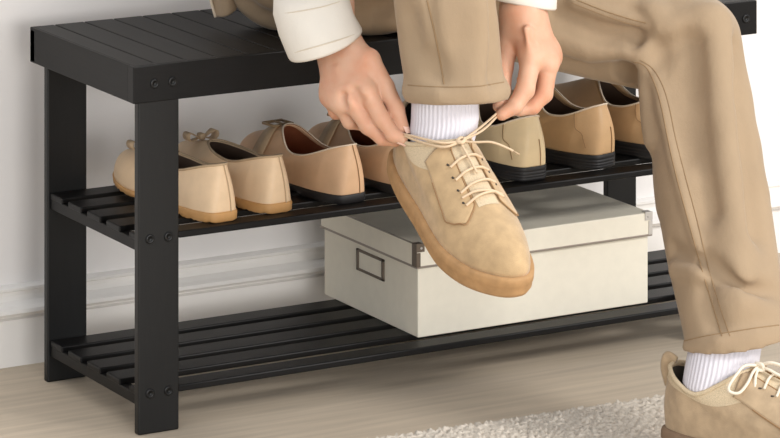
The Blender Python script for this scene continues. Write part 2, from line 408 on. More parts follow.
def make_shoe(parent, P, mats, nu=112, nv=26):
    outline, top, pt = shoe_surface(P); bf = bend(P); base = P['base']
    def zb_(p): return Vector((p.x, p.y, p.z+base))
    V, F = grid(nu, nv, lambda u, v: bf(zb_(pt(u, v))))
    up = meshobj('upper', V, F, mats['upper'], parent, True)
    md = up.modifiers.new('thickness', 'SOLIDIFY'); md.thickness = .0022; md.offset = -1
    bvh = BVHTree.FromPolygons([tuple(v) for v in V], F)
    # lining: topline down to the insole
    def lin_(u, v):
        b = top(u); a = outline(u); c = Vector((0, b.y, 0)); 
        tgt = a.lerp(Vector((0, a.y, 0)), .14); tgt.y = a.y*.94+P['L']*.03
        m = sm(math.hypot(a.x-b.x, a.y-b.y), .018, .06)
        q = b.lerp(tgt, v*(1-.0*m)); q.z = b.z*(1-v)+.004*v
        q.x *= .955; q.y = q.y*.97+sum(P['ty'])/2*.03; return bf(zb_(q))
    V2, F2 = grid(nu, 10, lin_); k = len(V2)
    V2.append(bf(Vector((0, P['L']*.45, base+.004)))); F2 += [(9*nu+i, 9*nu+(i+1) % nu, k) for i in range(nu)]
    meshobj('lining', V2, F2, mats['lining'], parent, True)
    if 'binding' in mats:
        MB().tube([bf(zb_(top(i/64))) for i in range(65)], P.get('bind', .0013), 6).build('binding', mats['binding'], parent, True)
    # sole
    so = P['sole']; nvs = len(so['prof'])
    def sol(u, j):
        off, z = so['prof'][j]; o = outline(u, off); hz = so.get('heel', 0); hl_ = so.get('heel_len', .3)*P['L']
        zz = z*base
        if so.get('heel'):
            lift = so['heel']*sm(o.y, hl_*.92, hl_*1.08)
            if z < .5: zz = base*z+lift*(1-z/.5)
        if so.get('rag') and z < .5: zz += so['rag']*abs(mnoise.noise(Vector((o.x*90, o.y*90, 1))))
        q = bf(Vector((o.x, o.y, zz))); return q
    V3 = []; 
    for j in range(nvs):
        for i in range(nu*2): V3.append(sol(i/(nu*2), j))
    n2 = nu*2; F3 = [(j*n2+i, j*n2+(i+1) % n2, (j+1)*n2+(i+1) % n2, (j+1)*n2+i) for j in range(nvs-1) for i in range(n2)]
    # caps as strips across the width
    for j in (0, nvs-1):
        for i in range(n2//2): 
            a_, b_ = j*n2+i, j*n2+i+1; c__, d_ = j*n2+(n2-i-1) % n2, j*n2+(n2-i) % n2
            if len({a_, b_, c__, d_}) >= 3:
                f = [a_, b_, c__]+([d_] if d_ not in (a_, b_, c__) else []); F3.append(tuple(f))
    sole = meshobj('sole', V3, F3, mats['sole'], parent, True)
    return up, sole, bvh, bf, (outline, top, pt)
def drape(bvh, x, y, off=.001):
    h = bvh.ray_cast(Vector((x, y, .5)), Vector((0, 0, -1)))
    if h[0] is None: return Vector((x, y, .03))
    nrm = h[1] if h[1].z > 0 else -h[1]; return h[0]+nrm*off
def place(root, heel, toe_dir, up=UP):
    y = Vector(toe_dir).normalized(); x_ = y.cross(Vector(up)).normalized(); z = x_.cross(y)
    m = Matrix((x_, y, z)).transposed().to_4x4(); m.translation = Vector(heel); root.matrix_world = m
def copy_tree(o, parent=None):
    c = o.copy(); COL.objects.link(c)
    if parent: c.parent = parent
    for ch in [k for k in bpy.data.objects if k.parent == o]: copy_tree(ch, c)
    return c

# ------------------------------------------------------------------ shoes on the middle shelf
ZS = ZM+.0090
WS = [0, .08, .2, .42, .68, .85, 1]
def heading(deg): a = math.radians(deg); return Vector((math.sin(a), math.cos(a), 0))   # 0 = straight back to the wall, + to the right

flatP = dict(L=.262, base=.012, ws=WS, wr=[.033, .035, .034, .032, .043, .038, .028], wl=[.033, .035, .034, .030, .040, .037, .028],
             ty=(.006, .168), ts=[0, .12, .45, .8, 1], tw=[.022, .025, .0265, .026, .02], tz=[.061, .056, .041, .046, .052],
             toebox=.62, boxw=.4, vexp=1.1, bulge=.003, spring=.006, bind=.0017,
             sole=dict(prof=[(.0, 0), (.0012, .1), (.0018, .9), (.0008, 1.08), (-.004, 1.1)], heel=.005, heel_len=.3, rag=.004))
flat = tag(empty('ballet_flat', (0, 0, 0)), 'pale peach ballet flat with bow and gum sole, leftmost on the middle shelf', 'shoe', 'bow ballet flats on the middle shelf')
up, sole, bvh, bf, fn = make_shoe(flat, flatP, dict(upper=M['flat'], lining=M['taupe_lining'], sole=M['gum'], binding=M['bow']))
# heel seam strip
mb = MB(); pts = [bf(fn[2](0.006, v)+Vector((0, -.0008, flatP['base']))) for v in np.linspace(0, 1, 8)]; mb.tube(pts, .0007, 6)
mb.build('heel_seam', M['bow'], flat, True)
# bow: two loops, two tails, knot
cy = .196; c0 = drape(bvh, 0, cy, .004)
def loop(sx):
    V = []; F = []; n = 16; w = .007
    for i in range(n+1):
        t = i/n; ang = t*2*math.pi; x_ = sx*(.002+.021*math.sin(t*math.pi)**.8); z = .006*math.sin(ang)+.004*math.sin(t*math.pi)
        for yy in (-w*(.35+.9*math.sin(t*math.pi)), w*(.35+.9*math.sin(t*math.pi))): V.append(c0+Vector((x_, yy, z)))
    F = [(2*i, 2*i+1, 2*i+3, 2*i+2) for i in range(n)]; return V, F
mb = MB(); mb.add(*loop(1)); mb.add(*loop(-1)); bow = mb.build('bow', M['bow'], flat, True)
bow.modifiers.new('thickness', 'SOLIDIFY').thickness = .0012
MB().box(c0-Vector((.004, .006, .003)), c0+Vector((.004, .006, .006)), .002).build('bow_knot', M['bow'], flat, True)
hp = onz(225, 222, ZS); place(flat, hp, heading(-5))
flat2 = copy_tree(flat); hp = onz(280, 213, ZS); place(flat2, hp, heading(-4))
tag(flat2, 'pale peach ballet flat with bow and gum sole, directly beside the buckled loafer', 'shoe')

loafP = dict(L=.258, base=.011, ws=WS, wr=[.034, .037, .036, .034, .045, .040, .026], wl=[.034, .037, .036, .032, .042, .038, .026],
             ty=(.006, .148), ts=[0, .12, .45, .74, 1], tw=[.024, .029, .031, .031, .026], tz=[.065, .058, .041, .039, .070],
             toebox=.45, boxw=.4, vexp=1.0, bulge=.004, spring=.006, bind=.0012,
             sole=dict(prof=[(-.001, 0), (.0008, .08), (.0012, .9), (.0002, 1.08), (-.004, 1.1)], heel=.004, heel_len=.3))
loaf = tag(empty('buckled_loafer', (0, 0, 0)), 'tan leather loafer with strap buckle, brown lining and black sole, right of the ballet flats', 'shoe', 'buckled loafers on the middle shelf')
up, sole, bvh, bf, fn = make_shoe(loaf, loafP, dict(upper=M['loafer'], lining=M['brown_lining'], sole=M['blacksole'], binding=M['cream_trim']))
mb = MB(); mb.tube([bf(fn[2](0.006, v)+Vector((0, -.0006, loafP['base']))) for v in np.linspace(0, 1, 8)], .0006, 6).build('heel_seam', M['stitch'], loaf, True)
def strap_on(bvh, root, y, hw, wd_, m, off=.003, name='strap'):
    V = []; F = []; n = 16
    for i in range(n+1):
        x_ = -hw+2*hw*i/n
        for s_ in (-1, 1): V.append(drape(bvh, x_, y+s_*wd_/2, off))
    F = [(2*i, 2*i+1, 2*i+3, 2*i+2) for i in range(n)]
    o = meshobj(name, V, F, m, root, True); o.modifiers.new('thickness', 'SOLIDIFY').thickness = .002; return o
st_ = strap_on(bvh, loaf, .170, .037, .026, M['bow'])
c = drape(bvh, .0, .170, .0045); bl = MB()
fr = [Vector((.015, .013, 0)), Vector((-.015, .013, 0)), Vector((-.015, -.013, 0)), Vector((.015, -.013, 0))]
for i in range(4): bl.tube([c+fr[i], c+fr[(i+1) % 4]], .0019, 8)
bl.tube([c+Vector((0, .013, .001)), c+Vector((0, -.013, .001))], .0014, 8); bl.build('buckle', M['brass'], loaf, True)
hp = onz(354, 203, ZS); place(loaf, hp, heading(-7))
loaf2 = copy_tree(loaf); hp = onz(418, 194, ZS); place(loaf2, hp, heading(-6))
tag(loaf2, 'tan leather loafer with strap buckle and brown lining, half hidden behind the lifted shoe', 'shoe')

brP = dict(L=.26, base=.019, ws=WS, wr=[.034, .037, .036, .034, .044, .040, .026], wl=[.034, .037, .036, .032, .042, .038, .026],
           ty=(.006, .12), ts=[0, .1, .4, .74, 1], tw=[.024, .029, .032, .031, .025], tz=[.068, .061, .047, .046, .084],
           toebox=.45, boxw=.35, vexp=1.1, bulge=.005, spring=.006, bind=.0014,
           sole=dict(prof=[(-.002, 0), (.000, .05), (.001, .22), (.0002, .26), (.001, .3), (.001, .42), (.0002, .46), (.001, .5), (.001, .64), (.0002, .68), (.001, .72), (.001, .94), (0, 1.03), (-.004, 1.04)], heel=.006, heel_len=.33))
def brogue(name, um, lm, label, group, seam_side):
    r = tag(empty(name, (0, 0, 0)), label, 'shoe', group)
    up, sole, bvh, bf, fn = make_shoe(r, brP, dict(upper=um, lining=lm, sole=M['blacksole'], binding=M['cream_trim']))
    MB().tube([bf(fn[2](0.005, v)+Vector((0, -.0006, brP['base']))) for v in np.linspace(0, .55, 6)], .0006, 6).build('heel_seam', M['stitch'], r, True)
    for sgn in (1, -1):
        pts = []
        for t in np.linspace(0, 1, 9):
            u = (.165-.075*t) if sgn > 0 else 1-(.165-.075*t); pts.append(bf(fn[2](u, 1-.85*t if sgn < 9 else t)+Vector((sgn*.0009, 0, brP['base']))))
        MB().tube(pts, .0005, 6).build('quarter_seam', M['stitch'], r, True)
    return r
b1 = brogue('leather_shoe', M['brogue_pale'], M['taupe_lining'], 'pale sand leather shoe with black stacked heel, right beside the lifted suede shoe', 'block-heeled leather shoes on the middle shelf', 1)
place(b1, onz(535, 181, ZS), heading(-3))
b2 = brogue('leather_shoe', M['brogue'], M['taupe_lining'], 'camel leather shoe with black stacked heel, in the middle of the three right-hand shoes', 'block-heeled leather shoes on the middle shelf', 1)
place(b2, onz(607, 168, ZS), heading(-16))
b3 = copy_tree(b2); place(b3, onz(668, 158, ZS), heading(-16))
tag(b3, 'camel leather shoe with black stacked heel, half hidden behind the trouser leg at far right', 'shoe')

# ------------------------------------------------------------------ person
H_ = H
def wl(l): return [W(*p) for p in l]
# ---- joints
RSH, REL, RWR = W(290, -400, 4.86), W(283, -170, 4.78), W(338, 36, 4.645)
LSH, LEL, LWR = W(510, -420, 4.80), W(560, -200, 4.80), W(521, 2, 4.66)
PEL = W(345, -70, 4.98); CHE = W(390, -340, 4.86); NEC = W(405, -455, 4.78); HEA = W(425, -560, 4.66)
RHI, RKN, RAN = W(303, -48, 4.96), W(440, -175, 4.60), W(447, 128, 4.62)
LHI, LKN, LAN = W(400, -40, 4.96), W(688, 40, 4.84), W(724, 372, 4.72)
# shoe frames
T1 = (RT*.128-FW*.245-UP*.112).normalized(); N1 = (UP*1.-FW*.30+RT*.10).normalized(); x1 = T1.cross(N1).normalized(); N1 = x1.cross(T1)
T2 = (RT*.80-FW*.62).normalized(); T2.z = 0

def frame(heel, T_, N_):
    y = T_.normalized(); x_ = y.cross(N_).normalized(); z = x_.cross(y); m = Matrix((x_, y, z)).transposed().to_4x4(); m.translation = heel; return m
M1 = frame(W(407, 167, 4.66), T1, N1); M2 = frame(onz(672, 446, .012), T2, UP)
A1 = M1 @ Vector((0, .072, .080)); A2 = M2 @ Vector((0, .066, .080))
LKN = W(690, 42, 4.83)
def hand(fd, J, wrist, fore):
    """J: five digits of (point, radius) chains, MCP first; thumb last"""
    fd.add(fore[0], fore[1], wrist[0], wrist[1], .012)
    for c in J[:4]: fd.add(wrist[0].lerp(c[0][0], .12), .0165, c[0][0], c[0][1]*1.06, .018)
    for a, b in zip(J[:3], J[1:4]): fd.add(a[0][0].lerp(wrist[0], .10), .0105, b[0][0].lerp(wrist[0], .10), .0105, .014)
    fd.add(wrist[0].lerp(J[4][0][0], .25), .017, J[4][0][0], J[4][0][1], .02)
    for c in J: fd.group([(a[0], a[1], b[0], b[1]) for a, b in zip(c[:-1], c[1:])], .004, .0045)
def JN(px, py, d, r): return (W(px, py, d), r)
def bbox(pts, pad): 
    a = np.array([tuple(p) for p in pts]); return a.min(0)-pad, a.max(0)+pad
RH = [
 [JN(367, 92, 4.585, .0118), JN(382, 119, 4.570, .0100), JN(393, 135, 4.565, .0086), JN(402, 138.5, 4.562, .0074)],
 [JN(352, 102, 4.590, .0115), JN(368, 126, 4.580, .0100), JN(382, 138, 4.580, .0086), JN(395, 141, 4.585, .0074)],
 [JN(340, 103, 4.603, .0112), JN(350, 121, 4.605, .0095), JN(366, 125, 4.620, .0080), JN(374, 118, 4.630, .0072)],
 [JN(330, 97, 4.622, .0105), JN(336, 112, 4.630, .0085), JN(349, 114, 4.645, .0072), JN(356, 107, 4.65, .0066)],
 [JN(369, 60, 4.605, .0135), JN(385, 87, 4.595, .0112), JN(396, 109, 4.585, .0100), JN(402.5, 127, 4.575, .0080)]]
LH = [
 [JN(531, 60, 4.625, .0128), JN(525, 90, 4.600, .0115), JN(515, 106, 4.590, .0098), JN(502, 114, 4.585, .0080)],
 [JN(548, 64, 4.640, .0122), JN(544, 94, 4.625, .0105), JN(533, 107, 4.615, .0088), JN(520, 110, 4.610, .0076)],
 [JN(551, 58, 4.665, .0115), JN(546, 86, 4.665, .0095), JN(533, 96, 4.66, .0082), JN(522, 96, 4.655, .0074)],
 [JN(548, 50, 4.685, .0105), JN(541, 74, 4.69, .0085), JN(530, 80, 4.69, .0072), JN(522, 80, 4.685, .0068)],
 [JN(509, 42, 4.655, .0130), JN(504, 68, 4.635, .0110), JN(503, 90, 4.610, .0095), JN(499, 106, 4.598, .0080)]]
hj = [j[0] for c in RH+LH for j in c]
ha = np.array([Field.tr(None, p) for p in hj]); l0, l1 = ha.min(0)-.02, ha.max(0)+.02; l1[2] = max(l1[2], W(0, 0, 4.66).z)
ra_ = np.array([Field.tr(None, j[0]) for c in RH for j in c]); la_ = np.array([Field.tr(None, j[0]) for c in LH for j in c])
fine = [[(ra_[:, 0].min()-.02, ra_[:, 0].max()+.016, .0015), (la_[:, 0].min()-.016, la_[:, 0].max()+.02, .0015)], [(l0[1], l1[1], .0015)], [(l0[2], l1[2], .0015)]]
pts = [RSH, REL, LSH, LEL, PEL, HEA, RKN, RAN, LKN, LAN, RAN+T1*.16, LAN+T2*.15]
fd = Field(pts, .15, .008, fine)
fd.add(PEL, .095, PEL.lerp(CHE, .4), .095, .03); fd.add(PEL.lerp(CHE, .4), .095, CHE, .115, .05); fd.add(RSH.lerp(LSH, .15), .065, RSH.lerp(LSH, .85), .065, .07)
fd.add(CHE, .10, NEC, .055, .05); fd.add(NEC, .052, HEA-UP*.03, .05, .02)
hf = (RT*.15-FW*.75-UP*.55).normalized(); hup = (UP-hf*UP.dot(hf)).normalized(); hr = hf.cross(hup)
fd.add(HEA+hup*.035-hf*.01, .082, HEA+hup*.02+hf*.012, .076, .02); fd.add(HEA-hup*.05+hf*.045, .042, HEA-hup*.02+hf*.03, .058, .03)
fd.add(HEA+hup*.005+hf*.082, .009, HEA-hup*.025+hf*.100, .013, .012)
fd.add(HEA-hup*.052+hf*.082-hr*.016, .007, HEA-hup*.052+hf*.082+hr*.016, .007, .008)
for s_ in (-1, 1): fd.add(HEA+hr*.078*s_+hup*.02, .010, HEA+hr*.080*s_-hup*.02, .008, .006)
fd.add(RSH, .055, REL, .040, .03); fd.add(REL, .040, W(330, 0, 4.675), .027, .015)
fd.add(LSH, .055, LEL, .040, .03); fd.add(LEL, .040, W(520, -28, 4.69), .028, .015)
fd.add(RHI+UP*.01, .075, RKN, .052, .04); fd.add(RKN, .046, A1, .030, .02)
fd.add(LHI+UP*.01, .072, LKN, .040, .03); fd.add(LKN, .040, A2, .027, .02)
fd.add(A1, .030, M1 @ Vector((0, .07, .055)), .028, .01); fd.add(A2, .030, M2 @ Vector((0, .07, .055)), .028, .01)
for m_ in (M1, M2): fd.add(m_ @ Vector((0, .05, .058)), .026, m_ @ Vector((0, .20, .045)), .016, .01)
hand(fd, RH, (W(338, 44, 4.650), .0265), (W(330, 0, 4.675), .027))
for c in RH[:4]: fd.ridge([W(338, 64, 4.625).lerp(c[0][0], .1)-FW*.012, c[0][0]-FW*.0095], .0020, .008); fd.add(c[0][0]-FW*.0045, .0095, c[0][0]-FW*.0045, .0095, .006)
for a, b in zip(RH[:2], RH[1:3]): m_ = a[0][0].lerp(b[0][0], .5)-FW*.014; fd.groove([m_, m_.lerp(W(338, 60, 4.60), .2)], .002, .012)
hand(fd, LH, (W(522, 8, 4.66), .0255), (W(520, -28, 4.69), .028))
for c in LH[:3]: fd.ridge([W(524, 22, 4.63).lerp(c[0][0], .15)-FW*.010, c[0][0]-FW*.0105], .0020, .008); fd.add(c[0][0]-FW*.0045, .010, c[0][0]-FW*.0045, .010, .006)
fd.cut(np.where((fd.X < L+.02) & (fd.Y > -.02) & (fd.Y < D+.3), fd.Z-(H_+.008), 9).astype(np.float32), .001)
body = npmesh('person', [fd.mesh()], M['skin'])
tag(body, 'person in khaki trousers and ivory shirt seated on the bench, tying a suede shoe', 'person')
def nail(c, ax, n, w=.0055, l=.0065):
    ax = ax.normalized(); n = (n-ax*n.dot(ax)).normalized(); s_ = ax.cross(n); V = []; F = []
    m = 8
    for j in range(m+1):
        for i in range(m+1):
            a, b = -1+2*i/m, -1+2*j/m; k = 1-.12*b*b if b > 0 else 1
            V.append(c+s_*a*w*k*math.sqrt(1-.25*b*b)+ax*b*l+n*(.0016*(1-a*a)))
    F = [(j*(m+1)+i, j*(m+1)+i+1, (j+1)*(m+1)+i+1, (j+1)*(m+1)+i) for j in range(m) for i in range(m)]
    o = meshobj('fingernail', V, F, M['nail'], body, True); o.modifiers.new('thickness', 'SOLIDIFY').thickness = .0006
a, b = RH[4][-2][0], RH[4][-1][0]; nail(b+(RT*.75-FW*.65).normalized()*.0068+(b-a).normalized()*.001, b-a, RT*.75-FW*.65)
a, b = RH[0][-2][0], RH[0][-1][0]; nail(b+(-UP*.9-FW*.3).normalized()*.0062, b-a, -UP*.9-FW*.3, .0045, .0055)
# eyes, hair
for s_ in (-1, 1):
    bm = bmesh.new(); bmesh.ops.create_uvsphere(bm, u_segments=16, v_segments=10, radius=.012); c = HEA+hup*.012+hf*.074+hr*.030*s_
    meshobj('eye', [v.co+c for v in bm.verts], [[v.index for v in f.verts] for f in bm.faces], M['eye'], body, True); bm.free()
fd = Field([HEA], .13, .005); fd.add(HEA+hup*.045-hf*.018, .086, HEA+hup*.03+hf*.0, .083, .02); fd.add(HEA-hf*.04-hup*.02, .06, HEA-hf*.03+hup*.02, .075, .02)
fd.cut(fd.plane(HEA+hf*.045+hup*.045, hf*1.-hup*.75)*-1, .01); npmesh('hair', [fd.mesh()], M['hair'], body)

# ---- trousers
fd = Field([W(215, -60, 5.0), RKN, LKN, W(742, 340, 4.62), W(790, 340, 4.60), PEL+FW*.06, W(440, 90, 4.55)], .115, .0032)
hemL0 = W(712, 200, 4.705)
fd.add(PEL+UP*.02, .098, PEL-UP*.0, .105, .02)
fd.add(W(292, -42, 4.95), .095, W(345, -45, 4.93), .095, .05)
fd.group([(LHI, .094, W(600, 22, 4.87), .074), (W(600, 22, 4.87), .074, W(678, 42, 4.835), .068)], .0, .04)
fd.group([(W(692, 42, 4.825), .063, hemL0, .0715), (hemL0, .0705, W(736, 330, 4.605), .065), (W(736, 330, 4.605), .065, W(746, 400, 4.575), .0655)], 0, .010)
fd.add(RHI, .092, RKN, .070, .03)
fd.group([(RKN, .070, W(441, -60, 4.585), .0640), (W(441, -60, 4.585), .0640, W(445, 10, 4.58), .0618), (W(445, 10, 4.58), .0618, W(460, 118, 4.58), .0590)], 0, .006)
V0, F0 = fd.mesh(); bv0 = BVHTree.FromPolygons([tuple(v) for v in V0], [tuple(f) for f in F0.tolist()])
def onsurf(px, py, sink):
    d = (W(px, py, 4.)-CAM).normalized(); h = bv0.ray_cast(CAM, d)
    return None if h[0] is None else h[0]+d*sink
def gro(pts, r, depth, k=.02):
    P_ = [onsurf(p[0], p[1], depth-r) for p in pts]; P_ = [p for p in P_ if p is not None]
    if len(P_) > 1: fd.groove(P_, r, k)
def rid(pts, r, out, k=.02):
    P_ = [onsurf(p[0], p[1], r-out) for p in pts]; P_ = [p for p in P_ if p is not None]
    if len(P_) > 1: fd.ridge(P_, r, k)
# knee: the calf cloth folds over the thigh cloth
rid([(652, 14), (644, 34), (641, 50), (650, 70)], .012, .008, .02)
rid([(650, 28), (672, 30), (700, 26)], .014, .005, .03)
rid([(642, 66), (645, 100), (652, 140)], .010, .007, .02)
gro([(640, 57), (632, 65), (628, 78), (630, 92)], .014, .027, .005)
rid([(646, 60), (642, 74), (641, 92), (645, 110)], .007, .004, .010)
gro([(640, 28), (628, 38), (606, 44)], .008, .006, .03)
gro([(664, 52), (682, 46), (688, 62), (690, 84)], .008, .005, .03)
gro([(672, 70), (680, 110), (686, 150)], .008, .004, .03)
rid([(656, 80), (664, 120), (676, 170), (690, 220), (706, 275), (722, 335)], .005, .0035, .012)
gro([(700, 44), (702, 100), (708, 160), (716, 210)], .010, .009, .035)
rid([(716, 20), (722, 80), (728, 150), (736, 230), (742, 300)], .011, .008, .04)
gro([(738, 50), (742, 110), (750, 170), (758, 230)], .008, .005, .03)
gro([(655, 222), (672, 250), (690, 262), (702, 262)], .007, .006, .018)
rid([(676, 270), (692, 272), (704, 282)], .007, .004, .018)
gro([(704, 288), (708, 310), (718, 330)], .006, .003, .02)
gro([(716, 268), (745, 290), (775, 292)], .005, .003, .02)
# thigh
gro([(548, 62), (590, 70), (622, 66)], .009, .005, .04)
rid([(552, 34), (590, 48), (624, 46)], .009, .004, .04)
gro([(556, 14), (600, 30), (630, 34)], .008, .005, .03)
rid([(575, 2), (605, 13), (645, 24)], .005, .003, .012)
gro([(338, 8), (362, 18), (392, 10)], .008, .006, .03)
rid([(345, 20), (370, 28), (394, 20)], .008, .003, .03)
gro([(366, -4), (378, 8), (392, 2)], .006, .004, .02)
gro([(240, 2), (256, 16), (280, 24)], .008, .005, .03)
# raised leg
gro([(428, -10), (435, 50), (441, 84)], .004, .002, .012)
rid([(474, -10), (480, 40), (476, 84)], .008, .003, .03)
gro([(492, -10), (496, 40), (494, 84)], .007, .003, .025)
gro([(408, 20), (414, 50), (430, 70)], .008, .004, .03)
rid([(410, 92), (440, 95), (480, 94), (504, 90)], .006, .0006, .02)
rid([(690, 350), (720, 343), (755, 338), (785, 334)], .006, .0016, .02)
seat = H_+.0005-fd.Z; inb = (fd.X < L+.004) & (fd.Y > -.004)
fd.cut(np.where(inb, fd.Z-(H_+.0006), 9).astype(np.float32), 0)
hemLp = fd.plane(W(738, 351, 4.54), (UP-RT*.15+FW*.02)); hemRp = fd.plane(W(456, 103.5, 4.54), (UP-RT*.02+FW*.10))
isL = fd.U > Field.tr(None, W(600, 0, 4.8))[0]; isR = (fd.V < Field.tr(None, W(0, 0, 4.74))[1]) & ~isL
below = np.where(isL, hemLp, np.where(isR, hemRp, 9)).astype(np.float32)
reach = np.where(isL, hemLp-.12, np.where(isR, hemRp-.07, 9)).astype(np.float32)
nx_ = np.sin(fd.X*31+3*np.sin(fd.Z*17)+fd.Y*11)*np.sin(fd.Z*23+2.2*np.sin(fd.Y*19+fd.X*9)); fd.D = (fd.D+.0012*nx_).astype(np.float32)
fd.cut(np.maximum(fd.D+.0075, reach), 0)
fd.D = np.maximum(fd.D, -below)
tro = npmesh('trousers', [fd.mesh()], M['chino'], body)
def tree(o): 
    me = o.data; return BVHTree.FromPolygons([v.co.copy() for v in me.vertices], [tuple(p.vertices) for p in me.polygons])
tbv = tree(tro)
def hit(bv, px, py, off=.0006):
    d = (W(px, py, 4.)-CAM).normalized(); h = bv.ray_cast(CAM, d)
    return None if h[0] is None else h[0]-d*off
def line_on(bv, pts, n=40, off=.0006):
    P_ = smooth_path([Vector((p[0], p[1], 0)) for p in pts], max(4, n//(len(pts)-1))); out = []
    for p in P_:
        h = hit(bv, p.x, p.y, off)
        if h is not None: out.append(h)
    return out
def seam(pts, r=.0009, name='seam', m=None, par=None, bv=None):
    P_ = line_on(bv or tbv, pts, 40, .0034 if bv else .0003)
    if len(P_) > 3: MB().tube(P_, r, 6).build(name, m or M['chino_dark'], par or tro, True)
seam([(633, 62), (645, 66), (654, 82), (661, 105), (668, 140), (676, 175), (688, 220), (702, 270), (714, 310), (722, 336)], .0008)
seam([(640, 60), (652, 68), (662, 84), (669, 106), (676, 140), (685, 175), (697, 220), (709, 270), (721, 310), (730, 336)], .0006)
seam([(577, 0), (605, 11), (630, 19), (646, 23)], .0008); seam([(572, 3), (600, 14), (626, 23), (640, 27)], .0005)
seam([(427, 0), (434, 30), (440, 60), (444, 84)], .0009)
seam([(408, 85), (430, 86.5), (455, 87), (480, 86), (504, 82)], .0006, 'hem_stitch')
seam([(684, 341), (705, 336), (730, 332), (755, 328), (779, 325)], .0006, 'hem_stitch')

# ---- shirt
pts = [RSH, REL, LSH, LEL, PEL, CHE, W(320, 10, 4.66), W(520, -12, 4.68)]
fd = Field(pts, .14, .0055)
fd.add(PEL+UP*.05, .128, PEL.lerp(CHE, .5), .118, .03); fd.add(PEL.lerp(CHE, .5), .118, CHE, .135, .05); fd.add(RSH.lerp(LSH, .15), .082, RSH.lerp(LSH, .85), .082, .07)
fd.add(CHE, .12, NEC, .062, .05); fd.add(RSH, .072, REL, .060, .03); fd.add(REL, .060, W(314, -12, 4.68), .0465, .015)
fd.add(LSH, .072, LEL, .060, .03); fd.add(LEL, .060, W(520, -22, 4.69), .046, .015)
fd.cut(fd.plane(NEC-UP*.0+hf*.0, (NEC-CHE))*-1, .002)
fd.cut(fd.Z-W(0, -9, 4.68).z, .001)
nx_ = np.sin(fd.X*41+3*np.sin(fd.Z*27)+fd.Y*13)*np.sin(fd.Z*33+2.2*np.sin(fd.Y*29)); fd.D = (fd.D+.002*nx_).astype(np.float32)
shirt = npmesh('shirt', [fd.mesh()], M['shirt'], body)
def sleeve(name, rings, m, th=.0022, n=48):
    V = []; 
    for (c, hx, hy, tilt) in rings:
        for i in range(n):
            a = 2*math.pi*i/n; V.append(c+RT*hx*math.cos(a)-FW*hy*math.sin(a)+UP*(tilt[0]*math.cos(a)+tilt[1]*math.sin(a))+(-FW*math.sin(a)+RT*math.cos(a))*.0012*math.sin(3*a+c.z*70))
    F = [(j*n+i, j*n+(i+1) % n, (j+1)*n+(i+1) % n, (j+1)*n+i) for j in range(len(rings)-1) for i in range(n)]
    o = meshobj(name, V, F, m, shirt, True); md = o.modifiers.new('thickness', 'SOLIDIFY'); md.thickness = th; md.offset = 1; return o
cf = sleeve('cuff', [(W(311, -16, 4.675), .0445, .045, (.008, 0)), (W(311, 5, 4.665), .0440, .044, (.010, 0)), (W(317, 24, 4.65), .0432, .042, (.012, 0)), (W(325, 43, 4.64), .0428, .040, (.0155, -.005)), (W(325.6, 45, 4.64), .0420, .039, (.0155, -.005))], M['shirt'], .003)
cf2 = sleeve('cuff', [(W(519, -30, 4.69), .044, .044, (0, 0)), (W(520, -8, 4.68), .042, .043, (-.006, 0)), (W(521.5, 1, 4.675), .0400, .041, (-.008, .004)), (W(521.5, 2, 4.675), .039, .040, (-.008, .004))], M['shirt'], .003)
cbv = tree(cf)
seam([(279, 14), (300, 11), (325, 6), (347, -1)], .0007, 'cuff_seam', M['cuff_thread'], cf, cbv)
seam([(289, 55), (300, 51.0), (318, 46), (340, 39.5), (357, 33.5)], .0008, 'cuff_seam', M['cuff_thread'], cf, cbv)
# shirt tail flap hanging at the hip
V = []; F = []
cor = [((209, -14), (216, 17)), ((214, -14), (221, 17.5)), ((220, -14), (226, 17)), ((226, -14), (232, 14)), ((232, -14), (237, 8))]
for k, (a, b) in enumerate(cor):
    for t in np.linspace(0, 1, 6): V.append(W(a[0]+(b[0]-a[0])*t, a[1]+(b[1]-a[1])*t, 4.945+.012*math.sin(k*1.7+t)-.006*k))
F = [(k*6+j, k*6+j+1, (k+1)*6+j+1, (k+1)*6+j) for k in range(4) for j in range(5)]
fl = meshobj('shirt_tail', V, F, M['chino'], body, True); fl.modifiers.new('thickness', 'SOLIDIFY').thickness = .003; fl.modifiers.new('s', 'SUBSURF').levels = 1; fl.modifiers['s'].render_levels = 1
MB().tube([W(207.5, -14, 4.945), W(211.5, 3, 4.947), W(215.5, 17, 4.95)], .002, 8).build('shirt_tail_binding', M['cream_trim'], fl, True)

# ---- socks (ribbed)
def sock(rings, nrib=46, name='sock'):
    n = nrib*4; V = []
    for (c, rx, ry) in rings:
        for i in range(n):
            a = 2*math.pi*i/n; k = 1+.022*math.cos(nrib*a); V.append(c+RT*rx*k*math.cos(a)-FW*ry*k*math.sin(a))
    F = [(j*n+i, j*n+(i+1) % n, (j+1)*n+(i+1) % n, (j+1)*n+i) for j in range(len(rings)-1) for i in range(n)]
    F += [tuple(range(n))[::-1], tuple(range((len(rings)-1)*n, len(rings)*n))]
    return meshobj(name, V, F, M['sock'], body, True)
def AT(M_, y, z): return M_ @ Vector((0, y, z))
sock([(W(445, 60, 4.58), .0385, .042), (W(445, 96, 4.58), .0395, .043), (W(445, 118, 4.580), .0405, .043), (A1.lerp(W(445, 118, 4.58), .45), .0400, .042), (A1-UP*.004, .037, .039), (AT(M1, .066, .055), .030, .032), (AT(M1, .064, .040), .022, .022)])
sock([(W(732, 322, 4.61), .040, .042), (W(726, 342, 4.585), .0430, .043), (A2.lerp(W(726, 342, 4.585), .5), .0435, .043), (A2+UP*.010, .0415, .040), (AT(M2, .062, .062), .033, .032), (AT(M2, .062, .040), .022, .022)])

